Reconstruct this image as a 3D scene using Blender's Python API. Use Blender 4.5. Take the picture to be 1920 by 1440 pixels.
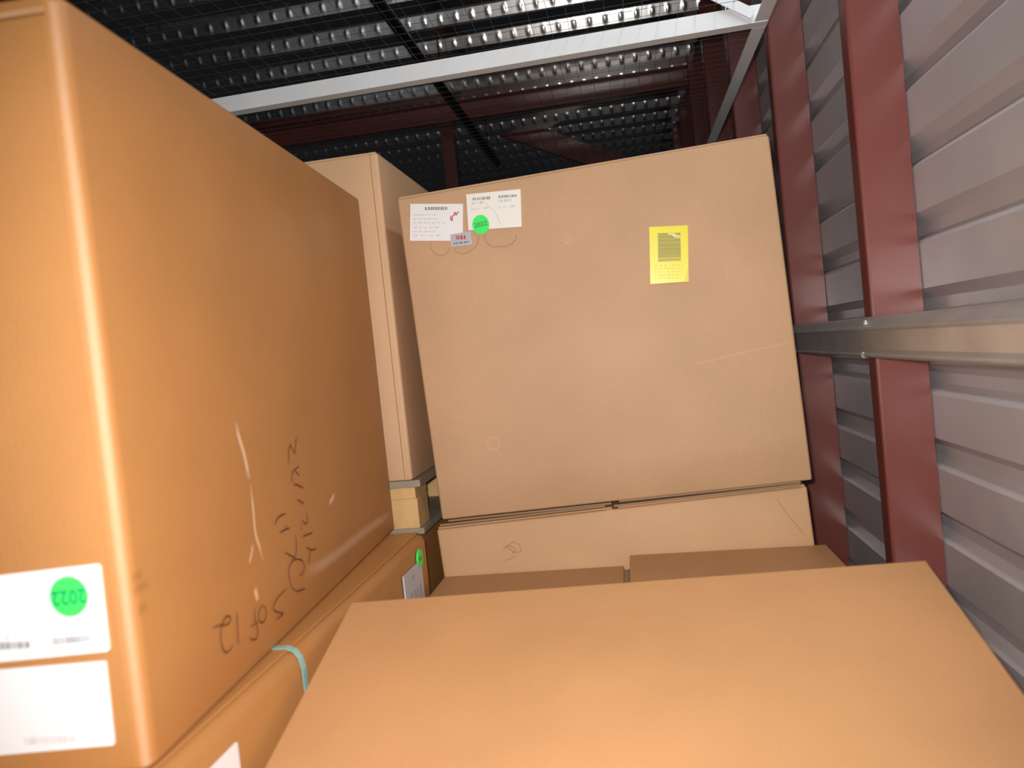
import bpy, bmesh, math, random
from mathutils import Vector, Matrix, Euler
for o in list(bpy.data.objects): bpy.data.objects.remove(o, do_unlink=True)
random.seed(7)
scene = bpy.context.scene
COL = scene.collection

# ------------------------------------------------------------------ camera
CAM_POS = Vector((0, 0, 1.75))
YAW, PITCH, ROLL = math.radians(8.663), math.radians(2.106), math.radians(-5.902)
fw = Vector((-math.sin(YAW)*math.cos(PITCH), math.cos(YAW)*math.cos(PITCH), -math.sin(PITCH)))
r0 = Vector((math.cos(YAW), math.sin(YAW), 0)); u0 = r0.cross(fw)
rt = r0*math.cos(ROLL) + u0*math.sin(ROLL)
up = u0*math.cos(ROLL) - r0*math.sin(ROLL)
camd = bpy.data.cameras.new('camera'); cam = bpy.data.objects.new('camera', camd); COL.objects.link(cam)
camd.sensor_width = 36; camd.lens = 1480/1920*36; camd.clip_start = .02; camd.clip_end = 60
camd.dof.use_dof = True; camd.dof.focus_distance = 1.95; camd.dof.aperture_fstop = 4.0
m = Matrix((rt, up, -fw)).transposed().to_4x4(); m.translation = CAM_POS
cam.matrix_world = m
scene.camera = cam

# ------------------------------------------------------------------ light
w = bpy.data.worlds.new('world'); scene.world = w; w.use_nodes = True
w.node_tree.nodes['Background'].inputs[0].default_value = (.80, .88, 1, 1)
w.node_tree.nodes['Background'].inputs[1].default_value = .010
# the camera's own flash: a small lamp just above and beside the lens
fl = bpy.data.lights.new('camera_flash', 'SPOT'); fl.energy = 86; fl.color = (1, .965, .93)
fl.shadow_soft_size = .014; fl.spot_size = math.radians(108); fl.spot_blend = 1.0
flo = bpy.data.objects.new('camera_flash', fl); COL.objects.link(flo)
mf = m @ Euler((math.radians(-5.5), math.radians(-1.5), 0)).to_matrix().to_4x4(); mf.translation = CAM_POS + up*.028 - rt*.024
flo.matrix_world = mf
# soft daylight entering by the open door behind the camera
dl = bpy.data.lights.new('door_daylight', 'AREA'); dl.energy = 13; dl.color = (.86, .93, 1)
dl.shape = 'RECTANGLE'; dl.size = 2.4; dl.size_y = 2.1
dlo = bpy.data.objects.new('door_daylight', dl); COL.objects.link(dlo)
dlo.location = (-.9, -1.55, 1.2); dlo.rotation_euler = (math.radians(90), 0, 0)
# added fill, no fixture known: brightens the right wall's upward slopes from above the mesh
sl = bpy.data.lights.new('wall_fill', 'AREA'); sl.energy = 9; sl.color = (.90, .96, 1)
sl.shape = 'RECTANGLE'; sl.size = 1.2; sl.size_y = .14
slo = bpy.data.objects.new('wall_fill', sl); COL.objects.link(slo); slo.location = (.34, 1.15, 3.2); slo.rotation_euler = (0, 0, math.radians(90))
vs = scene.view_settings
vs.view_transform = 'Standard'; vs.look = 'None'; vs.gamma = 1; vs.use_curve_mapping = False; vs.exposure = 0.0

# flat marks on the box faces, in metres from a corner of the face
D = {'ink': [[[0.4696, 0.2615],
 [0.4635, 0.2522],
 [0.4565, 0.2374]],
 [[0.4411, 0.2549],
 [0.4478, 0.2471],
 [0.4565, 0.2374]],
 [[0.444, 0.2546],
 [0.4319, 0.2449],
 [0.4276, 0.2261]],
 [[0.4699, 0.217],
 [0.4492, 0.2144],
 [0.4572, 0.2075],
 [0.4651, 0.2019]],
 [[0.4459, 0.2163],
 [0.4342, 0.2084],
 [0.4323, 0.1975]],
 [[0.4373, 0.1939],
 [0.4499, 0.1917],
 [0.4641, 0.1863],
 [0.4763, 0.1813]],
 [[0.4453, 0.1699],
 [0.4572, 0.1647],
 [0.4712, 0.1577]],
 [[0.4777, 0.1447],
 [0.4769, 0.1319],
 [0.4695, 0.1271],
 [0.4523, 0.1372]],
 [[0.4481, 0.1339],
 [0.4472, 0.1213]],
 [[0.4507, 0.112],
 [0.4682, 0.1107],
 [0.4927, 0.1078]],
 [[0.461, 0.0937],
 [0.4765, 0.0848],
 [0.5027, 0.0801]],
 [[0.4724, 0.085],
 [0.4685, 0.0759],
 [0.4604, 0.0665]],
 [[0.3504, 0.1518],
 [0.3589, 0.1577],
 [0.377, 0.1604],
 [0.3943, 0.1586]],
 [[0.3645, 0.1375],
 [0.3808, 0.1382],
 [0.404, 0.1355]],
 [[0.3861, 0.1437],
 [0.3948, 0.1368]],
 [[0.4201, 0.1221],
 [0.421, 0.108],
 [0.4104, 0.0914],
 [0.3905, 0.0994],
 [0.3737, 0.1079]],
 [[0.4164, 0.062],
 [0.4316, 0.0604],
 [0.4423, 0.0687],
 [0.4339, 0.08],
 [0.4057, 0.0885],
 [0.3859, 0.0844],
 [0.3801, 0.0726],
 [0.3841, 0.0552],
 [0.3992, 0.0438]],
 [[0.399, 0.0433],
 [0.4169, 0.0394],
 [0.4359, 0.0366]],
 [[0.3682, 0.0574],
 [0.3387, 0.0562],
 [0.3174, 0.0515],
 [0.3141, 0.0449],
 [0.3292, 0.036],
 [0.3443, 0.0296],
 [0.3305, 0.0291],
 [0.3194, 0.0296]],
 [[0.2825, 0.0612],
 [0.2907, 0.0515],
 [0.283, 0.0418],
 [0.27, 0.0427],
 [0.2654, 0.0516],
 [0.2712, 0.0593],
 [0.2825, 0.0612]],
 [[0.257, 0.0653],
 [0.2545, 0.0541],
 [0.2582, 0.0384],
 [0.2543, 0.029],
 [0.2416, 0.0306],
 [0.2338, 0.0366]],
 [[0.2382, 0.0484],
 [0.2632, 0.0458]],
 [[0.2075, 0.0784],
 [0.2041, 0.0579],
 [0.2022, 0.0392]],
 [[0.1449, 0.0803],
 [0.1592, 0.0784],
 [0.1792, 0.0724],
 [0.1899, 0.0754],
 [0.1839, 0.0812],
 [0.1729, 0.0801],
 [0.1633, 0.0726],
 [0.1605, 0.0562],
 [0.1669, 0.0439],
 [0.1787, 0.0422],
 [0.188, 0.0435]]], 'scuff': [[[0.2665, 0.3048],
 [0.2695, 0.2854],
 [0.278, 0.2651],
 [0.2832, 0.2426],
 [0.2862, 0.2262]],
 [[0.2875, 0.2224],
 [0.2876, 0.1954],
 [0.2863, 0.1761],
 [0.2861, 0.1541],
 [0.2923, 0.1378],
 [0.2995, 0.116]],
 [[0.2735, 0.1449],
 [0.2677, 0.1343],
 [0.256, 0.1231]],
 [[0.2638, 0.0895],
 [0.2673, 0.0812],
 [0.2675, 0.0715]],
 [[0.6199, 0.1459],
 [0.6022, 0.1396],
 [0.5855, 0.1349]],
 [[0.226, 0.4399],
 [0.2284, 0.4269]]], 'rub': [[0.4444, 0.0569],
 [0.5707, 0.0476],
 [0.8055, 0.0433],
 [1.0033, 0.0338]], 'smudge': [[[0.0023, 0.1797],
 [0.0202, 0.1784]],
 [[0.0025, 0.1678],
 [0.0278, 0.1665]],
 [[0.0074, 0.1457],
 [0.0221, 0.1472]]], 'labA': [[-0.1523, 0.1932],
 [-0.0241, 0.1972],
 [-0.0251, 0.113],
 [-0.1638, 0.1093]], 'labB': [[-0.1647, 0.1029],
 [-0.0304, 0.1039],
 [-0.0318, 0.0221],
 [-0.1762, 0.0187]], 'dotA': [[-0.0585, 0.1684],
 [-0.0778, 0.1699],
 [-0.0395, 0.167],
 [-0.056, 0.1879],
 [-0.0611, 0.1489]], 'barA': [[[-0.1525, 0.1301],
 [-0.1041, 0.1282],
 [-0.1046, 0.1219],
 [-0.1535, 0.1227]],
 [[-0.0798, 0.1301],
 [-0.0423, 0.1301],
 [-0.0423, 0.1237],
 [-0.0799, 0.1228]]], 'txtA': [[[-0.1433, 0.1479],
 [-0.1299, 0.1477],
 [-0.1303, 0.1453],
 [-0.1437, 0.1453]],
 [[-0.1208, 0.147],
 [-0.0998, 0.1478],
 [-0.1002, 0.1454],
 [-0.1211, 0.1446]],
 [[-0.0757, 0.1484],
 [-0.0674, 0.1485],
 [-0.0677, 0.1462],
 [-0.076, 0.146]],
 [[-0.0466, 0.1501],
 [-0.0425, 0.1501],
 [-0.0428, 0.148],
 [-0.0469, 0.1478]],
 [[-0.0666, 0.1355],
 [-0.0402, 0.1358],
 [-0.0404, 0.1342],
 [-0.0668, 0.1339]],
 [[-0.1285, 0.1337],
 [-0.1017, 0.1339],
 [-0.1019, 0.1324],
 [-0.1287, 0.1321]]], 'barB': [[-0.1216, 0.0348],
 [-0.0698, 0.0348],
 [-0.07, 0.0276],
 [-0.1226, 0.0276]], 'uA': [[0.0302, 0.7013],
 [0.1464, 0.682],
 [0.1347, 0.6035],
 [0.0177, 0.622]], 'uAhead': [[0.0621, 0.6891],
 [0.1117, 0.6815],
 [0.1108, 0.6748],
 [0.0612, 0.6823]], 'uAtxt': [[[0.0341, 0.6775],
 [0.0911, 0.6682],
 [0.0907, 0.6661],
 [0.0338, 0.6754]],
 [[0.0329, 0.669],
 [0.085, 0.6605],
 [0.0847, 0.6583],
 [0.0325, 0.6668]],
 [[0.0316, 0.6605],
 [0.1014, 0.6492],
 [0.1011, 0.647],
 [0.0313, 0.6583]],
 [[0.0301, 0.6503],
 [0.0903, 0.6406],
 [0.09, 0.6385],
 [0.0298, 0.6482]],
 [[0.0289, 0.6418],
 [0.0763, 0.6342],
 [0.076, 0.632],
 [0.0286, 0.6396]],
 [[0.0276, 0.6332],
 [0.0895, 0.6233],
 [0.0892, 0.6212],
 [0.0273, 0.631]]], 'uAred': [[0.1135, 0.6598],
 [0.1165, 0.6578],
 [0.1148, 0.6541],
 [0.1178, 0.6504],
 [0.1201, 0.6603],
 [0.1243, 0.6612],
 [0.1259, 0.6673],
 [0.129, 0.6605],
 [0.1323, 0.6662],
 [0.1353, 0.6649]], 'uB': [[0.1563, 0.7008],
 [0.2753, 0.6926],
 [0.2667, 0.613],
 [0.1505, 0.6238]], 'uBbar': [[[0.1698, 0.6912],
 [0.2087, 0.6879],
 [0.2078, 0.682],
 [0.169, 0.6857]],
 [[0.2269, 0.687],
 [0.2652, 0.6826],
 [0.2645, 0.6776],
 [0.2261, 0.6814]]], 'uBtxt': [[[0.1662, 0.6827],
 [0.1932, 0.6806],
 [0.1924, 0.6749],
 [0.1654, 0.6772]],
 [[0.2241, 0.6781],
 [0.2516, 0.6756],
 [0.2508, 0.6702],
 [0.2233, 0.6726]],
 [[0.1635, 0.6698],
 [0.1739, 0.6688],
 [0.1733, 0.6646],
 [0.1629, 0.6656]],
 [[0.177, 0.668],
 [0.1833, 0.6673],
 [0.183, 0.6648],
 [0.1766, 0.6653]],
 [[0.1906, 0.668],
 [0.2009, 0.6672],
 [0.2003, 0.6626],
 [0.19, 0.6634]],
 [[0.2205, 0.664],
 [0.23, 0.6634],
 [0.2295, 0.66],
 [0.22, 0.6606]],
 [[0.2323, 0.6627],
 [0.2417, 0.662],
 [0.2414, 0.6599],
 [0.232, 0.6605]],
 [[0.2481, 0.6622],
 [0.2576, 0.6616],
 [0.2569, 0.6567],
 [0.2474, 0.6574]]], 'uBline': [[0.1945, 0.678],
 [0.2053, 0.6637],
 [0.2147, 0.6512],
 [0.219, 0.6364],
 [0.225, 0.6221]], 'uDot': [[0.1794, 0.6318],
 [0.1605, 0.6349],
 [0.1979, 0.6288],
 [0.1823, 0.6525],
 [0.1764, 0.6106]], 'uT': [[0.1095, 0.6209],
 [0.1558, 0.6214],
 [0.1548, 0.5916],
 [0.1073, 0.594]], 'uTr': [[0.1211, 0.6167],
 [0.1427, 0.6144],
 [0.1422, 0.6054],
 [0.1215, 0.6079]], 'uTd': [[0.1141, 0.602],
 [0.1481, 0.6009],
 [0.1479, 0.5974],
 [0.1139, 0.5984]], 'uPen': [[[0.0633, 0.6124],
 [0.0629, 0.5982],
 [0.0707, 0.5842],
 [0.0815, 0.5793],
 [0.095, 0.582],
 [0.1031, 0.5934]],
 [[0.1123, 0.5888],
 [0.1236, 0.5775],
 [0.1396, 0.5758],
 [0.1569, 0.5834],
 [0.1665, 0.5945],
 [0.1709, 0.608]],
 [[0.1855, 0.6088],
 [0.1851, 0.5947],
 [0.1968, 0.5811],
 [0.2172, 0.5778],
 [0.2298, 0.5766],
 [0.2469, 0.5849],
 [0.2535, 0.5979]],
 [[0.0169, 0.6788],
 [0.0241, 0.6824]]], 'uY': [[0.5337, 0.5691],
 [0.6125, 0.5601],
 [0.5995, 0.4444],
 [0.5207, 0.4506]], 'uYd': [[0.5496, 0.5534],
 [0.5955, 0.5473],
 [0.5903, 0.497],
 [0.5436, 0.5024]], 'uYe': [[0.5434, 0.5012],
 [0.5902, 0.4958],
 [0.5894, 0.4897],
 [0.5425, 0.4944]], 'uYt': [[[0.5349, 0.488],
 [0.592, 0.481],
 [0.5917, 0.4793],
 [0.5347, 0.4863]],
 [[0.5341, 0.4819],
 [0.5912, 0.4749],
 [0.5909, 0.4732],
 [0.5339, 0.4802]],
 [[0.5332, 0.4751],
 [0.5903, 0.4682],
 [0.5901, 0.4664],
 [0.533, 0.4734]],
 [[0.5323, 0.4683],
 [0.5894, 0.4614],
 [0.5892, 0.4597],
 [0.5321, 0.4666]],
 [[0.5315, 0.4622],
 [0.5887, 0.4553],
 [0.5884, 0.4536],
 [0.5313, 0.4605]]], 'uYf': [[0.5907, 0.447],
 [0.5996, 0.4469],
 [0.6028, 0.4751]], 'uYw': [[0.57, 0.5495],
 [0.5761, 0.5491],
 [0.5851, 0.5421],
 [0.5945, 0.5387]], 'uRing': [[0.1395, 0.1554],
 [0.123, 0.1574],
 [0.156, 0.1534],
 [0.3613, 0.5695],
 [0.3523, 0.571]], 'uCrease': [[0.5532, 0.2653],
 [0.6429, 0.2758],
 [0.7201, 0.2843],
 [0.7959, 0.2904]], 'uSpecks': [[0.3099, 0.4728],
 [0.1796, 0.6088],
 [0.0489, 0.5438],
 [0.4831, 0.6293],
 [0.4731, 0.6818]], 'bScr': [[0.1435, -0.0683],
 [0.1483, -0.0601],
 [0.1614, -0.0546],
 [0.1708, -0.0504],
 [0.1815, -0.0603],
 [0.1815, -0.0725],
 [0.1692, -0.0729],
 [0.1596, -0.0666],
 [0.152, -0.0587],
 [0.1641, -0.0601],
 [0.1717, -0.0679],
 [0.1615, -0.0772]], 'bScr2': [[0.1439, -0.0893],
 [0.1548, -0.087],
 [0.1695, -0.0823]], 'lLab': [[1.4521, -0.0487],
 [1.5804, -0.0711],
 [1.5788, -0.1271],
 [1.4515, -0.0882]], 'lDot': [[1.5577, -0.0445],
 [1.5563, -0.0274],
 [1.5927, -0.0723],
 [1.5721, -0.0293],
 [1.577, -0.069]], 'lStrap': [[1.0261, -0.0108],
 [1.0298, -0.0578]], 'lTri': [[0.7952, -0.0421],
 [0.7568, -0.0465],
 [0.7984, -0.0692]]}

# ------------------------------------------------------------------ materials
def newmat(name):
    mt = bpy.data.materials.new(name); mt.use_nodes = True
    nt = mt.node_tree; b = nt.nodes['Principled BSDF']
    return mt, nt, b
def plain(name, col, rough=.5, metal=0, spec=.5, bump=0, bscale=60, var=0, vscale=4):
    mt, nt, b = newmat(name)
    b.inputs['Base Color'].default_value = (*col, 1); b.inputs['Roughness'].default_value = rough
    b.inputs['Metallic'].default_value = metal; b.inputs['Specular IOR Level'].default_value = spec
    tc = nt.nodes.new('ShaderNodeTexCoord')
    if var:
        n = nt.nodes.new('ShaderNodeTexNoise'); n.inputs['Scale'].default_value = vscale; n.inputs['Detail'].default_value = 5
        mr = nt.nodes.new('ShaderNodeMapRange'); mr.inputs[1].default_value = .25; mr.inputs[2].default_value = .75
        mr.inputs[3].default_value = 1-var; mr.inputs[4].default_value = 1+var
        mx = nt.nodes.new('ShaderNodeMix'); mx.data_type = 'RGBA'; mx.blend_type = 'MULTIPLY'; mx.inputs[0].default_value = 1
        mx.inputs[6].default_value = (*col, 1)
        nt.links.new(tc.outputs['Object'], n.inputs['Vector']); nt.links.new(n.outputs['Fac'], mr.inputs[0])
        nt.links.new(mr.outputs[0], mx.inputs[7]); nt.links.new(mx.outputs[2], b.inputs['Base Color'])
    if bump:
        n = nt.nodes.new('ShaderNodeTexNoise'); n.inputs['Scale'].default_value = bscale; n.inputs['Detail'].default_value = 3
        bp = nt.nodes.new('ShaderNodeBump'); bp.inputs['Strength'].default_value = bump; bp.inputs['Distance'].default_value = .002
        nt.links.new(tc.outputs['Object'], n.inputs['Vector'])
        nt.links.new(n.outputs['Fac'], bp.inputs['Height']); nt.links.new(bp.outputs[0], b.inputs['Normal'])
    return mt
def cardboard(name, col, rough=.55, spec=.3):
    mt, nt, b = newmat(name)
    tc = nt.nodes.new('ShaderNodeTexCoord')
    n1 = nt.nodes.new('ShaderNodeTexNoise'); n1.inputs['Scale'].default_value = 5; n1.inputs['Detail'].default_value = 6
    n2 = nt.nodes.new('ShaderNodeTexNoise'); n2.inputs['Scale'].default_value = 420; n2.inputs['Detail'].default_value = 2
    mp = nt.nodes.new('ShaderNodeMapping'); mp.inputs['Scale'].default_value = (1, 1, .35)
    mr1 = nt.nodes.new('ShaderNodeMapRange'); mr1.inputs[1].default_value = .3; mr1.inputs[2].default_value = .7
    mr1.inputs[3].default_value = .94; mr1.inputs[4].default_value = 1.06
    mr2 = nt.nodes.new('ShaderNodeMapRange'); mr2.inputs[1].default_value = .3; mr2.inputs[2].default_value = .7
    mr2.inputs[3].default_value = .972; mr2.inputs[4].default_value = 1.028
    mu = nt.nodes.new('ShaderNodeMath'); mu.operation = 'MULTIPLY'
    mx = nt.nodes.new('ShaderNodeMix'); mx.data_type = 'RGBA'; mx.blend_type = 'MULTIPLY'; mx.inputs[0].default_value = 1
    mx.inputs[6].default_value = (*col, 1)
    L = nt.links.new
    L(tc.outputs['Object'], n1.inputs['Vector']); L(tc.outputs['Object'], mp.inputs['Vector']); L(mp.outputs[0], n2.inputs['Vector'])
    L(n1.outputs['Fac'], mr1.inputs[0]); L(n2.outputs['Fac'], mr2.inputs[0])
    L(mr1.outputs[0], mu.inputs[0]); L(mr2.outputs[0], mu.inputs[1]); L(mu.outputs[0], mx.inputs[7])
    L(mx.outputs[2], b.inputs['Base Color'])
    b.inputs['Roughness'].default_value = rough; b.inputs['Specular IOR Level'].default_value = spec
    # faint flute lines pressed through the liner
    wv = nt.nodes.new('ShaderNodeTexWave'); wv.inputs['Scale'].default_value = 42; wv.bands_direction = 'X'
    wv.inputs['Distortion'].default_value = .4
    bp = nt.nodes.new('ShaderNodeBump'); bp.inputs['Strength'].default_value = .05; bp.inputs['Distance'].default_value = .001
    L(tc.outputs['Object'], wv.inputs['Vector']); L(wv.outputs['Fac'], bp.inputs['Height']); L(bp.outputs[0], b.inputs['Normal'])
    return mt
def faded(name, col, amount=1.0, rough=.6):
    """ink, rub or print that thins out towards its edge (vertex attribute 'fade')"""
    mt, nt, b = newmat(name)
    b.inputs['Base Color'].default_value = (*col, 1); b.inputs['Roughness'].default_value = rough
    b.inputs['Specular IOR Level'].default_value = .2
    at = nt.nodes.new('ShaderNodeAttribute'); at.attribute_name = 'fade'
    mu = nt.nodes.new('ShaderNodeMath'); mu.operation = 'MULTIPLY'; mu.inputs[1].default_value = amount
    nt.links.new(at.outputs['Fac'], mu.inputs[0]); nt.links.new(mu.outputs[0], b.inputs['Alpha'])
    return mt

M = {}
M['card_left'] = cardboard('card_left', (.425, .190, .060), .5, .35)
M['card_upper'] = cardboard('card_upper', (.53, .325, .182))
M['card_low'] = cardboard('card_low', (.54, .325, .168))
M['card_front'] = cardboard('card_front', (.485, .248, .106))
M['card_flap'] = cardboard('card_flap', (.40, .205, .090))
M['card_edge'] = cardboard('card_edge', (.30, .185, .10))
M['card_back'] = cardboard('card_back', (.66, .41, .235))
M['red'] = plain('red_primer', (.235, .064, .05), .27, 0, .95, .05, 35, .10, 3)
M['galv'] = plain('galvanised', (.62, .60, .57), .36, .55, .5, .05, 40, .12, 14)
M['sheet'] = plain('wall_sheet', (.56, .53, .54), .40, .15, .5, .04, 20, .07, 6)
M['deck'] = plain('deck_metal', (.70, .69, .67), .21, 1.0, .5, .03, 25, .08, 5)
M['white'] = plain('white_paint', (.90, .93, .94), .42, 0, .5, 0, 0, .04, 8)
M['wire'] = plain('wire', (.10, .10, .10), .5, .5)
M['black'] = plain('black_pipe', (.010, .010, .010), .55)
M['screw'] = plain('screw', (.95, .95, .95), .35, .8)
M['wood'] = plain('pine', (.70, .44, .19), .65, 0, .3, .15, 80, .16, 18)
M['wood_grey'] = plain('weathered_pine', (.34, .28, .21), .7, 0, .3, .15, 80, .16, 18)
M['concrete'] = plain('concrete', (.30, .29, .28), .8, 0, .3, .2, 40, .15, 3)
M['paper'] = plain('label_paper', (.82, .80, .80), .5)
M['paper_cream'] = plain('label_paper_cream', (.82, .80, .74), .5)
M['paper_grey'] = plain('label_paper_grey', (.52, .51, .55), .5)
M['green'] = plain('green_dot', (.05, .84, .11), .45)
M['greenink'] = plain('green_ink', (.01, .33, .10), .5)
M['yellow'] = plain('yellow_sticker', (.84, .76, .035), .3)
M['yellow_dark'] = plain('yellow_fold', (.74, .62, .01), .35)
M['olive'] = plain('olive_print', (.36, .315, .03), .45)
M['olive2'] = plain('olive_print_pale', (.46, .41, .04), .45)
M['yprint'] = plain('yellow_print', (.68, .61, .04), .45)
M['teal'] = plain('teal_strap', (.24, .44, .40), .35)
M['print'] = faded('grey_print', (.12, .12, .14), .58)
M['print_pale'] = faded('pale_print', (.38, .37, .39), .26)
M['ink'] = faded('marker_ink', (.05, .022, .024), .72)
M['pen'] = faded('pen_ink', (.14, .09, .07), .22)
M['redink'] = faded('red_ink', (.62, .05, .07), .75)
M['pinkink'] = faded('pink_ink', (.62, .20, .12), .30)
M['scuff'] = faded('scuff', (.93, .66, .42), .62)
M['rub'] = faded('rub', (.95, .63, .39), .34)  # rubbed board; also colours the painted highlight on the near corner
M['smudge'] = faded('smudge', (.16, .07, .03), .42)
M['foil'] = plain('silver_sticker', (.46, .45, .49), .4, .2)
M['gap'] = plain('score_line', (.17, .09, .045), .7)

# ------------------------------------------------------------------ helpers
def link(name, me, mat, parent=None):
    o = bpy.data.objects.new(name, me); COL.objects.link(o)
    if mat is not None and len(me.materials) == 0: me.materials.append(mat)
    if parent: o.parent = parent
    return o
def mesh(name, verts, faces, smooth=False):
    me = bpy.data.meshes.new(name); me.from_pydata([tuple(v) for v in verts], [], faces); me.update()
    if smooth: me.polygons.foreach_set('use_smooth', [True]*len(me.polygons))
    return me
def tag(o, label, cat, group=None):
    o['label'] = label; o['category'] = cat
    if group: o['group'] = group
    return o
def empty(name, loc=(0, 0, 0), rot=(0, 0, 0)):
    o = bpy.data.objects.new(name, None); COL.objects.link(o)
    o.location = loc; o.rotation_euler = rot; o.empty_display_size = .1
    return o
def structure(o): o['kind'] = 'structure'; return o
def box_mesh(name, x0, x1, y0, y1, z0, z1, bev=0):
    bm = bmesh.new(); bmesh.ops.create_cube(bm, size=1)
    for v in bm.verts:
        v.co = Vector((x0+(v.co.x+.5)*(x1-x0), y0+(v.co.y+.5)*(y1-y0), z0+(v.co.z+.5)*(z1-z0)))
    if bev: bmesh.ops.bevel(bm, geom=bm.edges[:], offset=bev, segments=2, profile=.5, affect='EDGES')
    me = bpy.data.meshes.new(name); bm.to_mesh(me); bm.free(); return me
def extrude_profile(name, prof, axis, a, b, closed=True):
    """prof: 2D points; axis 'x' -> prof is (y,z); 'y' -> (x,z); 'z' -> (x,y)"""
    def p3(p, t):
        return {'x': (t, p[0], p[1]), 'y': (p[0], t, p[1]), 'z': (p[0], p[1], t)}[axis]
    n = len(prof); vs_ = [p3(p, a) for p in prof]+[p3(p, b) for p in prof]
    fs = [(i, (i+1) % n, n+(i+1) % n, n+i) for i in range(n if closed else n-1)]
    if closed: fs += [tuple(range(n))[::-1], tuple(range(n, 2*n))]
    me = mesh(name, vs_, fs)
    bm = bmesh.new(); bm.from_mesh(me); bmesh.ops.recalc_face_normals(bm, faces=bm.faces[:]); bm.to_mesh(me); bm.free()
    return me
def thick(prof, t):
    """closed section from an open polyline by offsetting it by t"""
    out = []
    for i, p in enumerate(prof):
        a = Vector(prof[max(i-1, 0)]); b = Vector(prof[min(i+1, len(prof)-1)])
        d = (b-a).normalized(); out.append((p[0]-d.y*t, p[1]+d.x*t))
    return list(prof)+out[::-1]
def tube(name, p, q, r, n=12):
    p, q = Vector(p), Vector(q); d = (q-p).normalized()
    a = d.orthogonal().normalized(); b = d.cross(a)
    vs_ = []
    for c in (p, q):
        for i in range(n):
            t = 2*math.pi*i/n; vs_.append(c+(a*math.cos(t)+b*math.sin(t))*r)
    fs = [(i, (i+1) % n, n+(i+1) % n, n+i) for i in range(n)]+[tuple(range(n))[::-1], tuple(range(n, 2*n))]
    return mesh(name, vs_, fs)

def carton_mesh(name, W, D, H, rv, re, bulge=0, seg=5, sub=8, lev=8, wob=0, seed=0):
    """cardboard body: W along x, D along y, H along z, origin at base centre; rounded uprights, soft faces"""
    rnd = random.Random(seed)
    pts = []   # (x, y, nx, ny, u)  ring points
    hx, hy = W/2-rv, D/2-rv
    corners = [((hx, -hy), -90), ((hx, hy), 0), ((-hx, hy), 90), ((-hx, -hy), 180)]
    for ci, ((cx, cy), a0) in enumerate(corners):
        for s in range(seg+1):
            t = math.radians(a0+90*s/seg)
            pts.append((cx+rv*math.cos(t), cy+rv*math.sin(t), math.cos(t), math.sin(t), 0))
        (nx, ny), a1 = corners[(ci+1) % 4]
        t = math.radians(a0+90); e0 = (cx+rv*math.cos(t), cy+rv*math.sin(t)); e1 = (nx+rv*math.cos(t), ny+rv*math.sin(t))
        for s in range(1, sub):
            f = s/sub; pts.append((e0[0]*(1-f)+e1[0]*f, e0[1]*(1-f)+e1[1]*f, math.cos(t), math.sin(t), f))
    levels = [(0, re), (re*.3, re*.3), (re, 0)]+[(re+(H-2*re)*k/lev, 0) for k in range(1, lev)]+[(H-re, 0), (H-re*.3, re*.3), (H, re)]
    n = len(pts); vs_ = []; fs = []
    for (z, ins) in levels:
        f = z/H
        for (x, y, nx, ny, u) in pts:
            b = bulge*4*u*(1-u)*4*f*(1-f) + (rnd.uniform(-wob, wob) if 0 < u < 1 and 0 < f < 1 else 0)
            vs_.append((x+nx*(b-ins), y+ny*(b-ins), z))
    for k in range(len(levels)-1):
        for i in range(n):
            j = (i+1) % n; fs.append((k*n+i, k*n+j, (k+1)*n+j, (k+1)*n+i))
    fs.append(tuple(range(n))[::-1]); fs.append(tuple(range((len(levels)-1)*n, len(levels)*n)))
    me = mesh(name, vs_, fs, True)
    me.polygons[len(fs)-1].use_smooth = False; me.polygons[len(fs)-2].use_smooth = False
    return me
def carton(W, D, H, mat, loc, rot, rv=.008, re=.004, bulge=0, wob=0, seed=0, split='x', gap=.004, ft=.0045):
    """a carton: body and two top flaps meeting in a seam across x or y"""
    e = empty('cardboard_box', loc, rot)
    b = link('body', carton_mesh('body', W, D, H-ft, rv, re, bulge, 5, 8, 8, wob, seed), mat, e)
    i = rv*.6
    for s in (-1, 1):
        if split == 'x':
            x0, x1, y0, y1 = (-W/2+i if s < 0 else gap/2), (W/2-i if s > 0 else -gap/2), -D/2+i, D/2-i
        else:
            x0, x1, y0, y1 = -W/2+i, W/2-i, (-D/2+i if s < 0 else gap/2), (D/2-i if s > 0 else -gap/2)
        link('top_flap', box_mesh('top_flap', x0, x1, y0, y1, H-ft+.0002, H, .0016), mat, e)
    return e
def place(corner_world, corner_local, rot):
    """location that puts a local point on a world point under a rotation"""
    return Vector(corner_world)-Euler(rot).to_matrix() @ Vector(corner_local)

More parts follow.
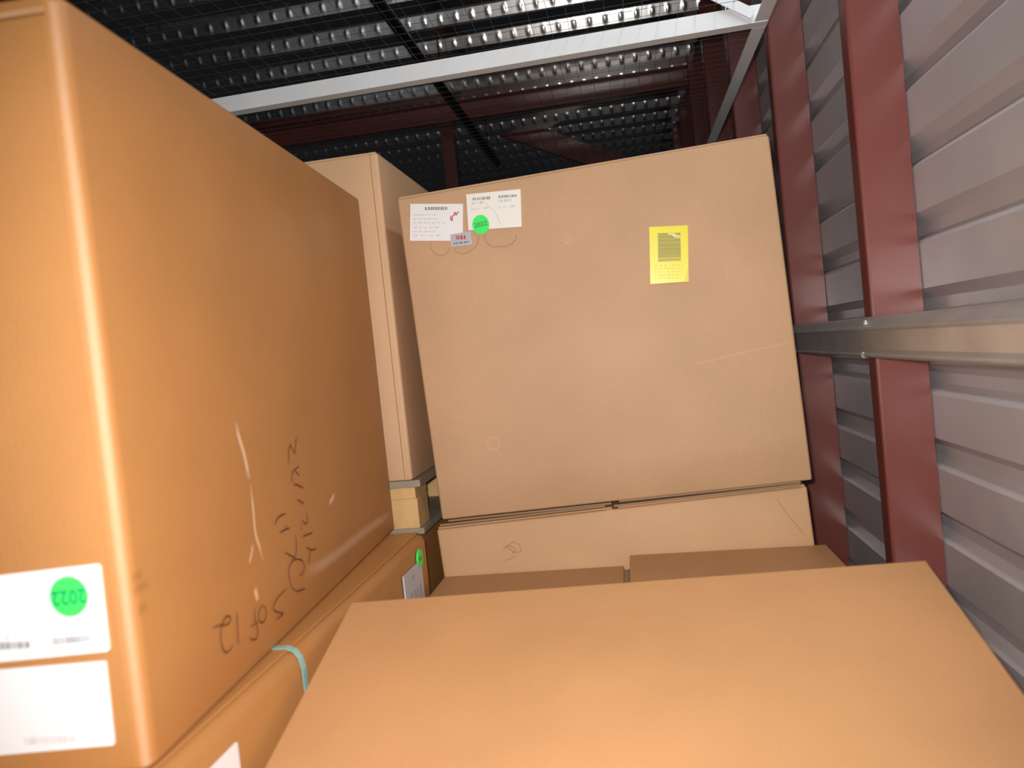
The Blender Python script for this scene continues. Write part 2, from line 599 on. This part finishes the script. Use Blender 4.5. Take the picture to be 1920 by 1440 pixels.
class Face:
    """flat frame on a face of a thing, in the thing's own coordinates"""
    def __init__(s, o, u, v): s.o, s.u, s.v = Vector(o), Vector(u), Vector(v); s.n = s.u.cross(s.v).normalized()
    def p(s, q, h=0): return s.o+s.u*q[0]+s.v*q[1]+s.n*h
def slab(name, face, quad, h0, h1, mat, parent, rr=0):
    """thin sticker with thickness, from a polygon in face coordinates"""
    q = [Vector((a, b)) for a, b in quad]
    if rr:
        out = []
        n = len(q)
        for i in range(n):
            a, b, c = q[i-1], q[i], q[(i+1) % n]
            d0 = (a-b).normalized()*rr; d1 = (c-b).normalized()*rr
            for k in range(5):
                t = k/4; out.append((b+d0)*(1-t)**2+b*2*t*(1-t)+(b+d1)*t*t)
        q = out
    ar = sum(q[i-1].x*q[i].y-q[i].x*q[i-1].y for i in range(len(q)))
    if ar < 0: q = q[::-1]
    n = len(q)
    vs_ = [face.p(a, h0) for a in q]+[face.p(a, h1) for a in q]
    fs = [tuple(range(n))[::-1], tuple(range(n, 2*n))]+[(i, (i+1) % n, n+(i+1) % n, n+i) for i in range(n)]
    return link(name, mesh(name, vs_, fs), mat, parent)
def disc(name, face, c, ru, rv_, h0, h1, mat, parent, n=32):
    return slab(name, face, [(c[0]+ru*math.cos(2*math.pi*i/n), c[1]+rv_*math.sin(2*math.pi*i/n)) for i in range(n)], h0, h1, mat, parent)
def smooth_line(pts, k=5):
    if len(pts) < 3: return [Vector(p) for p in pts]
    P = [Vector(pts[0])]+[Vector(p) for p in pts]+[Vector(pts[-1])]; out = []
    for i in range(1, len(P)-2):
        a, b, c, d = P[i-1], P[i], P[i+1], P[i+2]
        for j in range(k):
            t = j/k
            out.append(.5*((2*b)+(c-a)*t+(2*a-5*b+4*c-d)*t*t+(3*b-a-3*c+d)*t**3))
    out.append(P[-2]); return out
def strokes(name, face, lines, wid, h, mat, parent, taper=.35, soft=.45):
    """pen or rub marks lying on a face: ribbons that thin out at their edges"""
    vs_, fs, fd = [], [], []
    for ln in lines:
        L = smooth_line(ln); n = len(L); base = len(vs_)
        for i, p in enumerate(L):
            d = (L[min(i+1, n-1)]-L[max(i-1, 0)]); d = d.normalized() if d.length > 1e-9 else Vector((1, 0))
            nr = Vector((-d.y, d.x)); e = min(i, n-1-i)/max(1, n-1)*2
            f = taper+(1-taper)*min(1, e*2.2)
            for off, a in ((-1, 0), (-soft, 1), (soft, 1), (1, 0)):
                vs_.append(face.p(p+nr*off*wid, h)); fd.append(a*f)
        for i in range(n-1):
            for k in range(3):
                a = base+i*4+k; fs.append((a, a+1, a+5, a+4))
    me = mesh(name, vs_, fs)
    at = me.attributes.new('fade', 'FLOAT', 'POINT'); at.data.foreach_set('value', fd)
    return link(name, me, mat, parent)
def bars(name, face, quads, h, mat, parent, n=1, seed=1, along='u'):
    """printed bar codes / lines of print: strips inside quads (corner order tl, tr, br, bl)"""
    rnd = random.Random(seed); vs_, fs, fd = [], [], []
    for q in quads:
        tl, tr, br, bl = [Vector(c) for c in q]
        t = 0
        cells = []
        if n == 1: cells = [(0, 1)]
        else:
            while t < 1:
                a = rnd.uniform(.4, 1.5)/n; g = rnd.uniform(.3, 1.0)/n
                cells.append((t, min(1, t+a))); t += a+g
        for (a, b) in cells:
            if along == 'u': c = [tl.lerp(tr, a), tl.lerp(tr, b), bl.lerp(br, b), bl.lerp(br, a)]
            else: c = [tl.lerp(bl, a), tr.lerp(br, a), tr.lerp(br, b), tl.lerp(bl, b)]
            k = len(vs_); vs_ += [face.p(p, h) for p in c]; fd += [1]*4; fs.append((k, k+1, k+2, k+3))
    me = mesh(name, vs_, fs)
    at = me.attributes.new('fade', 'FLOAT', 'POINT'); at.data.foreach_set('value', fd)
    o = link(name, me, mat, parent); o['kind'] = 'stuff'; return o
def lettering(name, text, face, c, size, h, mat, parent, turn=0, sx=1, bold=.03):
    cu = bpy.data.curves.new(name, 'FONT'); cu.body = text; cu.size = size; cu.align_x = 'CENTER'; cu.align_y = 'CENTER'
    cu.offset = size*bold; cu.space_character = 1.08; cu.extrude = .0001
    t = bpy.data.objects.new(name, cu); COL.objects.link(t)
    dg = bpy.context.evaluated_depsgraph_get(); me = bpy.data.meshes.new_from_object(t.evaluated_get(dg))
    bpy.data.objects.remove(t, do_unlink=True)
    ct, st = math.cos(turn), math.sin(turn)
    for v in me.vertices:
        x, y = v.co.x*sx, v.co.y
        v.co = face.p((c[0]+x*ct-y*st, c[1]+x*st+y*ct), h+v.co.z)
    me.materials.clear()
    return link(name, me, mat, parent)

# ------------------------------------------------------------------ the setting
XI, XO = .489, .590            # inner face of the studs, crest of the wall sheet
XL, YB, YD, ZM = -2.45, 3.62, -1.6, 2.48
structure(link('floor', box_mesh('floor', XL-.3, XO+.1, YD-1.2, 9.2, -.1, 0), M['concrete']))
structure(link('wall_left', extrude_profile('wall_left', thick([(XL-.03*(k % 4 in (1, 2)), .0375*k+(0 if k % 2 else 0)) for k in range(66)], .0012), 'y', YD, YB), M['sheet']))
structure(link('wall_back', extrude_profile('wall_back', thick([(YB+.03*(k % 4 in (1, 2)), .0375*k) for k in range(66)], .0012), 'x', XL, XO), M['sheet']))
# right wall: sheet with troughs pressed outwards, pitch 6 inches
prof = []
z0, pitch = 1.5848-.1507*10, .1507
zz = z0
prof.append((XO, 0))
while zz < 3.34:
    prof += [(XO, zz), (XO+.022, zz+.020), (XO+.022, zz+.042), (XO, zz+.062)]
    zz += pitch
prof.append((XO, 3.40))
wr = structure(link('wall_right', extrude_profile('wall_right', thick(prof, -.0012), 'y', YD, 9.0), M['sheet']))
# studs: C sections, web towards the camera
def stud_mesh():
    t = .004
    pr = [(XO-.002, 0), (XI+.006, 0), (XI+.002, .002), (XI, .006), (XI, .048), (XI+.002, .052), (XI+.006, .054), (XI+.018, .054),
          (XI+.018, .050), (XI+.007, .050), (XI+.004, .046), (XI+.004, .008), (XI+.008, .004), (XO-.002-t, .004), (XO-.002-t, .05), (XO-.002, .05)]
    return extrude_profile('stud', pr, 'z', 0, 3.36)
sm = stud_mesh()
rail_ys = []
for k in range(-3, 9):
    y = 1.69+.77*k
    s = link('stud', sm, M['red'], wr); s.location = (0, y, 0)
    rail_ys.append(y)
rp = [(XI-.001, 1.750), (XI-.004, 1.7505), (XI-.012, 1.746), (XI-.026, 1.7335), (XI-.030, 1.7315), (XI-.032, 1.729), (XI-.030, 1.7265), (XI-.020, 1.7245),
      (XI-.019, 1.688), (XI-.023, 1.6835), (XI-.030, 1.6805), (XI-.032, 1.678), (XI-.030, 1.6755), (XI-.026, 1.674), (XI-.012, 1.672), (XI-.001, 1.670)]
rail = link('wall_rail', extrude_profile('wall_rail', thick(rp, -.0014), 'y', YD, 2.43), M['galv'], wr)
def screw_mesh():
    bm = bmesh.new(); bmesh.ops.create_uvsphere(bm, u_segments=12, v_segments=8, radius=.0075)
    for v in bm.verts: v.co.x *= .7
    me = bpy.data.meshes.new('screw'); bm.to_mesh(me); bm.free()
    me.polygons.foreach_set('use_smooth', [True]*len(me.polygons)); return me
scm = screw_mesh()
for y in rail_ys:
    if y < 2.0:
        for z, dx in ((1.7395, -.021), (1.677, -.030)):
            s = link('screw', scm, M['screw'], rail); s.location = (XI+dx, y-.026, z)

# deck overhead: embossed composite floor deck, ribs across the room
ceil_ = structure(empty('ceiling', (0, 0, 0)))
def deck_panel_mesh(x0, x1):
    zb, zt = 3.325, 3.378; P = .305; run = (zt-zb)/math.tan(math.radians(66)); bw = .128; tw = P-bw-2*run
    st = .0064; nx = int((x1-x0)/st)
    rows = []                         # (y, z, ny, nz, amp)
    for r in range(3):
        y = r*P
        rows.append((y, zt, 0, -1, 0)); rows.append((y+tw, zt, 0, -1, 0))
        na = math.radians(24); ny_, nz_ = -math.cos(na), -math.sin(na)
        for k in range(1, 8):
            f = k/8; a = max(0, math.sin(math.pi*min(1, max(0, (f-.12)/.76))))**.6
            rows.append((y+tw+run*f, zt+(zb-zt)*f, ny_, nz_, a))
        rows.append((y+tw+run, zb, 0, -1, 0)); rows.append((y+tw+run+bw, zb, 0, -1, 0)); rows.append((y+P, zt, 0, -1, 0))
    vs_ = []; 
    for (y, z, ny_, nz_, a) in rows:
        for i in range(nx+1):
            x = x0+i*st; c = (x % .0765)-.03825
            h = a*(.0030*math.exp(-(c/.0070)**2)) if a else 0
            vs_.append((x, y+ny_*h, z+nz_*h))
    n = nx+1; fs = []
    for k in range(len(rows)-1):
        if abs(rows[k][0]-rows[k+1][0]) < 1e-6: continue
        fs += [(k*n+i, k*n+i+1, (k+1)*n+i+1, (k+1)*n+i) for i in range(nx)]
    me = mesh('deck_panel', vs_, fs, True)
    # keep the folds crisp
    bm = bmesh.new(); bm.from_mesh(me); bmesh.ops.recalc_face_normals(bm, faces=bm.faces[:])
    for e in bm.edges:
        if len(e.link_faces) == 2 and e.calc_face_angle(0) > math.radians(40): e.smooth = False
    bm.to_mesh(me); bm.free(); return me
dm = deck_panel_mesh(-3.4, XI+.03)
for k in range(0, 10):
    d = link('deck_panel', dm, M['deck'], ceil_); d.location = (0, 3.408-.155-.305*6+.915*k-.915, 0)
link('slab', box_mesh('slab', -3.4, XO+.2, -.2, 9.3, 3.40, 3.52), M['concrete'], ceil_)

# red steel above and beyond the room
tag(link('steel_beam', extrude_profile('steel_beam', [(4.78, 3.205), (4.86, 3.205), (4.86, 3.213), (4.824, 3.217), (4.824, 3.313), (4.86, 3.317), (4.86, 3.325), (4.78, 3.325), (4.78, 3.317), (4.816, 3.313), (4.816, 3.217), (4.78, 3.213)], 'x', -3.3, XI-.002), M['red']),
    'long dark red steel beam hung across under the metal deck', 'beam')
tag(link('steel_post', extrude_profile('steel_post', thick([(-.975, 5.07), (-.975, 5.0), (-1.05, 5.0), (-1.05, 5.07)], .004), 'z', 0, 3.325), M['red']),
    'upright dark red steel post seen beyond the black pipe', 'post')
br = link('steel_brace', box_mesh('steel_brace', -.78, .78, -.004, .05, -.07, .07, .003), M['red'])
br.location = (-.33, 5.72, 3.20); br.rotation_euler = (0, math.radians(26), 0)
tag(br, 'slanting dark red steel brace under the far metal deck', 'brace')
pp = empty('black_pipe', (-.79, 0, 3.1)); tag(pp, 'straight black pipe running away overhead above the wire mesh', 'pipe')
link('pipe', tube('pipe', (0, .3, 0), (0, 5.58, 0), .024, 16), M['black'], pp)
link('end_cap', tube('end_cap', (0, 5.58, 0), (0, 5.65, 0), .034, 16), M['red'], pp)
for y in (1.2, 3.9, 5.2): link('hanger', tube('hanger', (0, y, .02), (0, y, .24), .004, 6), M['black'], pp)

# white angle irons that carry the wire mesh
def angle_x(x0, x1, z, h, dpt):
    return extrude_profile('angle', [(0, z), (dpt, z), (dpt, z+.004), (.004, z+.004), (.004, z+h), (0, z+h)], 'x', x0, x1)
ab = link('angle_iron', angle_x(-2.35, .402, 0, .042, .035), M['white']); ab.location = (0, 2.005, 2.480); ab.rotation_euler = (0, 0, math.radians(-1.5))
tag(ab, 'white painted angle iron crossing overhead below the shiny deck', 'angle iron')
side = empty('angle_iron', (.402, 0, 2.481)); tag(side, 'greyish white angle iron running back along the red studs', 'angle iron')
for ya, yb in ((.2, 1.992), (2.034, 4.2)):
    link('angle', extrude_profile('angle', [(-.032, 0), (0, 0), (0, .040), (-.004, .040), (-.004, .004), (-.032, .004)], 'y', ya, yb), M['white'], side)
for y in (.947, 1.717):
    link('mounting_tab', box_mesh('mounting_tab', .0005, .0865, y-.02, y+.02, .002, .036, .001), M['white'], side)
kn = link('mesh_brace', box_mesh('mesh_brace', -.62, 0, -.002, .002, -.012, .012), M['white'])
kn.location = (.366, 1.984, 2.497); kn.rotation_euler = (0, math.radians(34), 0)
tag(kn, 'short white strap slanting up from the corner of the angle irons', 'strap')
hw = link('hanger_wire', tube('hanger_wire', (.31, 2.02, 2.53), (.31, 2.02, 3.32), .0016, 6), M['white'])
tag(hw, 'thin white hanger wire beside the slanting white strap', 'wire')

# wire mesh, 2 inch squares: far too many thin wires to pick apart
def wires():
    vs_, fs = [], []
    def add(p, q, r):
        p, q = Vector(p), Vector(q); d = (q-p).normalized(); a = Vector((0, 0, 1)); b = d.cross(a); k = len(vs_)
        for c in (p, q):
            for i in range(4): t = math.pi/2*i; vs_.append(c+(a*math.cos(t)+b*math.sin(t))*r)
        for i in range(4): fs.append((k+i, k+(i+1) % 4, k+4+(i+1) % 4, k+4+i))
    rnd = random.Random(3)
    x = XL+.02
    while x < XI-.10:
        add((x, .15, 2.5275), (x+rnd.uniform(-.004, .004), 5.6, 2.5275), .00055); x += .0437
    y = .15
    while y < 5.6:
        add((XL, y, 2.5290), (XI-.095, y-.0135, 2.5290), .00055); y += .0437
    return mesh('wire_mesh', vs_, fs)
wm = link('wire_mesh', wires(), M['wire']); wm['kind'] = 'stuff'
tag(wm, 'thin grey wire mesh ceiling of small squares below the deck', 'wire mesh')

# ------------------------------------------------------------------ boxes
# lower box on the left, carrying the near box
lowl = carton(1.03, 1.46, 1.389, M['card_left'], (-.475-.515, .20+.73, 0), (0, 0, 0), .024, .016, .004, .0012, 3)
tag(lowl, 'lower brown cardboard box with a teal strap, under the near left box', 'cardboard box', 'boxes stacked on the left')
F = Face((.515, -.93, 1.395), (0, 1, 0), (0, 0, 1))      # right face, u = world y, v = height above its top
H2 = .0055
slab('shipping_label', F, [(1.4521, -.0487), (1.5804, -.0511), (1.5788, -.1371), (1.4515, -.1282)], H2-.003, H2, M['paper_grey'], lowl)
disc('dot_sticker', F, (1.575, -.046), .019, .019, H2-.003, H2+.0004, M['green'], lowl)
bars('printed_lines', F, [[(1.50, -.062), (1.525, -.062), (1.525, -.072), (1.50, -.072)], [(1.462, -.094), (1.57, -.092), (1.57, -.126), (1.462, -.122)]], H2+.0005, M['print_pale'], lowl, 9, 4)
bars('printed_year', F, [[(1.565, -.042), (1.585, -.042), (1.585, -.050), (1.565, -.050)]], H2+.001, M['print'], lowl, 4, 4)
slab('shipping_label', F, [(.80, -.041), (.80, -.128), (.66, -.128), (.66, -.041)], H2-.003, H2, M['paper'], lowl)
st = [(-.52, 1.3892), (.497, 1.3892), (.5085, 1.385), (.5155, 1.375), (.5185, 1.36), (.5215, .70), (.5185, .02)]
so = link('strap', extrude_profile('strap', thick(st, .0012), 'y', -.0055, .0055), M['teal'], lowl); so.location = (0, 1.005-.93, 0); so.rotation_euler = (0, 0, math.radians(-2))
so['label'] = 'pale teal plastic strap'

# rear lower box and its pallet
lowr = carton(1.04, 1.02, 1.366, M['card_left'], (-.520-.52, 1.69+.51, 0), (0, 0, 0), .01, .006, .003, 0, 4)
tag(lowr, 'lower brown cardboard box in the dark gap, under the wooden pallet', 'cardboard box', 'boxes stacked on the left')
pal = empty('wooden_pallet', (-.497-.45, 1.722+.45, 1.3665)); tag(pal, 'pale pine pallet under the rear left cardboard box', 'pallet')
def board(name, x0, x1, y0, y1, z0, z1, mat=None):
    return link(name, box_mesh(name, x0, x1, y0, y1, z0, z1, .0015), mat or M['wood'], pal)
for k in range(3): board('bottom_board', -.45+.40*k, -.35+.40*k, -.45, .45, 0, .014, M['wood_grey'])
for k in range(3):
    for j in range(3): board('block', -.45+.40*k+.002, -.36+.40*k, -.447+.40*j, -.357+.40*j, .014, .082)
for k in range(3): board('stringer_board', -.45+.012 if k == 0 else -.45+.012, .438, -.449+.40*k, -.349+.40*k, .082, .108)
for k in range(7): board('deck_board', -.452+.134*k, -.452+.134*k+.1, -.452, .452, .108, .124, M['wood_grey'])
bl = carton(.80, .80, .742, M['card_back'], (-.512-.40, 1.722+.40, 1.3665+.1242), (0, 0, 0), .007, .004, .002, 0, 5)
bl.location.z = 1.4907+.0005
tag(bl, 'tall brown cardboard box on the pallet, behind the near left box', 'cardboard box', 'boxes stacked on the left')
F = Face((.40, -.40, 0), (-1, 0, 0), (0, 0, 1)); F.n = Vector((0, -1, 0))
strokes('score_line', F, [[(.017, .004), (.017, .25), (.017, .5), (.017, .738)]], .0011, .0012, M['smudge'], bl, .8)

# near box on the left
ROT_L = (0, 0, math.radians(3.7)); WL, DL, HL = .82, 1.02, .738
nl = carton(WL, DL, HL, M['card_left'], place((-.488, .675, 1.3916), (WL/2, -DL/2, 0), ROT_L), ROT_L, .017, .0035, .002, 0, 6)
tag(nl, 'large near cardboard box with marker writing and scuffs on its side', 'cardboard box', 'boxes stacked on the left')
S = Face((WL/2, -DL/2, .005), (0, 1, 0), (0, 0, 1)); hs = .0028
FR = Face((WL/2, -DL/2, .005), (1, 0, 0), (0, 0, 1))
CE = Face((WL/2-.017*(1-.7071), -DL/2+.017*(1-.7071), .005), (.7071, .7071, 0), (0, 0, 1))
strokes('edge_highlight', CE, [[(-.002, -.003), (-.002, .2), (-.001, .4), (-.002, .6), (-.002, .722)]], .0062, .0009, M['rub'], nl, .9, .15)  # pale ribbon paints the flash highlight along the rounded upright
for s in D['ink']: strokes('marker_stroke', S, [s], .0017, hs, M['ink'], nl, .45)
for i, s in enumerate(D['scuff']):
    strokes('scuff', S, [s], (.0055, .0042, .003, .006, .006, .004)[i], hs-.0004, M['scuff'], nl, .1)
strokes('rub_mark', S, [D['rub']], .013, hs-.0006, M['rub'], nl, .1, .2)
strokes('fold_line', FR, [[(-.30, .7085), (-.15, .7095), (-.012, .7105)]], .0022, .0012, M['smudge'], nl, .6)
strokes('fold_line', FR, [[(-.30, .7125), (-.15, .7135), (-.012, .7145)]], .0035, .0014, M['rub'], nl, .6)
for s in D['smudge']: strokes('smudge', S, [s], .006, hs-.0002, M['smudge'], nl, .3, .2)
la = slab('shipping_label', FR, D['labA'], -.0005, .0022, M['paper'], nl, .004); la['label'] = 'white shipping label with bar codes, upside down'
bars('bar_code', FR, D['barA'], .0024, M['print'], la, 22, 3)
bars('printed_text', FR, D['txtA'], .0024, M['print_pale'], la, 5, 5)
c, l, r, t, b = D['dotA']
dt = disc('dot_sticker', FR, ((l[0]+r[0])/2, (t[1]+b[1])/2), abs(r[0]-l[0])/2, abs(t[1]-b[1])/2, .0022, .0027, M['green'], nl)
lettering('printed_year', '2022', FR, ((l[0]+r[0])/2, (t[1]+b[1])/2), .0195, .0029, M['greenink'], dt, math.pi+.03, .84, .042)
lb = slab('blank_label', FR, D['labB'], -.0005, .0022, M['paper'], nl, .003); lb['label'] = 'white label, blank but for one bar code'
bars('bar_code', FR, [D['barB']], .0024, M['print_pale'], lb, 34, 8)

# low box at the back and the one standing on it
ROT_B = (0, -.045, 0)
lb_ = carton(.80, .78, 1.36, M['card_low'], place((-.463, 1.70, 1.383), (-.40, -.39, 1.36), ROT_B), ROT_B, .006, .004, .001, 0, 8, gap=.012)
tag(lb_, 'cardboard box at the back carrying the box with the yellow sticker', 'cardboard box', 'boxes stacked at the back')
F = Face((-.40, -.39, 1.36), (1, 0, 0), (0, 0, 1))
for s in (D['bScr'], D['bScr2']): strokes('pink_scribble', F, [s], .0018, .0022, M['pinkink'], lb_, .6)
strokes('crease', F, [[(.735, -.02), (.755, -.06), (.785, -.11)]], .0012, .002, M['pen'], lb_, .4)
# crushed flap edges showing in the joint
for (x0, x1, zz, tilt) in ((.010, .380, .0028, .0), (.395, .785, .0004, .002)):
    f_ = link('flap_edge', box_mesh('flap_edge', x0-.40, x1-.40, -.3945, -.10, 1.36, 1.3645, .0015), M['card_edge'], lb_)
    f_.location.z = zz; f_.rotation_euler = (0, tilt, 0)
ROT_U = (0, -.0345, 0)
ub = carton(.797, .74, .721, M['card_upper'], place((-.448, 1.70, 1.400), (-.3985, -.37, 0), ROT_U), ROT_U, .006, .004, .0015, 0, 9, split='y')
tag(ub, 'big tilted cardboard box with white labels and a yellow sticker', 'cardboard box', 'boxes stacked at the back')
for (x0, x1, zz) in ((-.385, -.020, -.0065), (-.004, .375, -.0040)):
    f_ = link('bottom_flap', box_mesh('bottom_flap', x0, x1, -.3685, -.10, 0, .0045, .0012), M['card_edge'], ub); f_.location.z = zz
U = Face((-.3985, -.37, 0), (1, 0, 0), (0, 0, 1)); h = .0026
def q2(a): return a
wa = slab('address_label', U, D['uA'], h-.003, h, M['paper'], ub); wa['label'] = 'white label with faint print and a red scribble'
bars('bar_code', U, [D['uAhead']], h+.0003, M['print'], wa, 20, 2)
bars('printed_text', U, D['uAtxt'], h+.0003, M['print_pale'], wa, 9, 7)
strokes('red_scribble', U, [D['uAred']], .0016, h+.0005, M['redink'], wa, .7)
wb = slab('shipping_label', U, D['uB'], h-.003, h+.0002, M['paper_cream'], ub); wb['label'] = 'cream white label with two bar codes'
bars('bar_code', U, D['uBbar'], h+.0005, M['print'], wb, 18, 6)
bars('printed_text', U, D['uBtxt'], h+.0005, M['print_pale'], wb, 6, 9)
strokes('pen_line', U, [D['uBline']], .0009, h+.0006, M['print_pale'], wb, .8)
c, l, r, t, b = D['uDot']
gd = disc('dot_sticker', U, ((l[0]+r[0])/2, (t[1]+b[1])/2), abs(r[0]-l[0])/2, abs(t[1]-b[1])/2, h, h+.0008, M['green'], ub)
lettering('printed_year', '2022', U, (c[0], c[1]), .0135, h+.001, M['greenink'], gd, .07, 1)
ft = slab('foil_sticker', U, D['uT'], h-.003, h+.0008, M['foil'], ub); ft['label'] = 'small silver sticker with red print'
bars('red_print', U, [D['uTr']], h+.0011, M['redink'], ft, 7, 4)
bars('dark_print', U, [D['uTd']], h+.0011, M['print'], ft, 8, 4)
for s in D['uPen']: strokes('pen_mark', U, [s], .0014, h-.0004, M['pen'], ub, .8)
ys = slab('yellow_sticker', U, D['uY'], h-.003, h, M['yellow'], ub); ys['label'] = 'bright yellow sticker with a dark bar code'
slab('bar_code_ground', U, D['uYd'], h, h+.0002, M['olive2'], ys)
bars('bar_code', U, [D['uYd']], h+.0005, M['olive'], ys, 16, 5, 'v')
bars('bar_code', U, [D['uYe']], h+.0005, M['olive2'], ys, 1, 5, 'v')
bars('printed_text', U, D['uYt'], h+.0005, M['yprint'], ys, 12, 5)
slab('folded_corner', U, D['uYf'], h, h+.0012, M['yellow_dark'], ys)
# raised wrinkle in the sticker that catches the flash
wv_ = []; wf_ = []
P_ = smooth_line(D['uYw'], 6)
for i, p in enumerate(P_):
    a = math.sin(math.pi*(i+.4)/(len(P_)))
    for off, hh in ((-.0022, 0), (-.001, .0010), (0, .0014), (.001, .0010), (.0022, 0)):
        wv_.append(U.p((p.x, p.y+off*(1+a)), h+.0005+hh*a))
for i in range(len(P_)-1):
    for k in range(4): q = i*5+k; wf_.append((q, q+1, q+6, q+5))
link('wrinkle', mesh('wrinkle', wv_, wf_, True), plain('yellow_gloss', (.80, .76, .28), .08, 0, .9), ys)
def ring(c, r0, r1): return [(c[0]+(r0+r1)/2*math.cos(a*math.pi/8), c[1]+(r0+r1)/2*math.sin(a*math.pi/8)) for a in range(17)]
R_ = D['uRing']
strokes('round_imprint', U, [ring(R_[0], .011, .016)], .0035, h-.0004, M['rub'], ub, .9)
strokes('round_imprint', U, [ring(R_[3], .005, .009)], .003, h-.0004, M['rub'], ub, .9)
strokes('crease', U, [D['uCrease']], .0035, h-.0004, M['rub'], ub, .2)

# box behind the front one, its two top flaps not level
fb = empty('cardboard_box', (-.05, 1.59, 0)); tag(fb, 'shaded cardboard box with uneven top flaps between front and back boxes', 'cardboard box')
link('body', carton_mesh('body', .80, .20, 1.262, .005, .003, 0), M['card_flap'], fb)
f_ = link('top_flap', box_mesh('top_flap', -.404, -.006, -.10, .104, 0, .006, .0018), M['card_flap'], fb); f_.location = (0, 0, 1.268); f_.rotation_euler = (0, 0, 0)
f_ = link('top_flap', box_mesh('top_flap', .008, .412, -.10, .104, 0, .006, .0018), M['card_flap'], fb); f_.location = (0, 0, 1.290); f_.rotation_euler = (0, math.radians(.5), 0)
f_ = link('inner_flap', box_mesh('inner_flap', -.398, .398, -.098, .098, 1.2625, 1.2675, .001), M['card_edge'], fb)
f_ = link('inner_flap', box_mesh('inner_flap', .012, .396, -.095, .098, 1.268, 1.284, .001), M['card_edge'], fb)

# front box, tipped back so that its top faces the camera
ROT_F = (math.radians(15.3), -.0155, 0); WF, DF, HF = .838, .90, 1.188
fx = carton(WF, DF, HF, M['card_front'], place((-.461, 1.15, 1.397), (-WF/2, DF/2, HF), ROT_F), ROT_F, .004, .003, 0, 0, 10, split='y')
tag(fx, 'plain front cardboard box tipped forward, nearest the camera at the bottom', 'cardboard box')
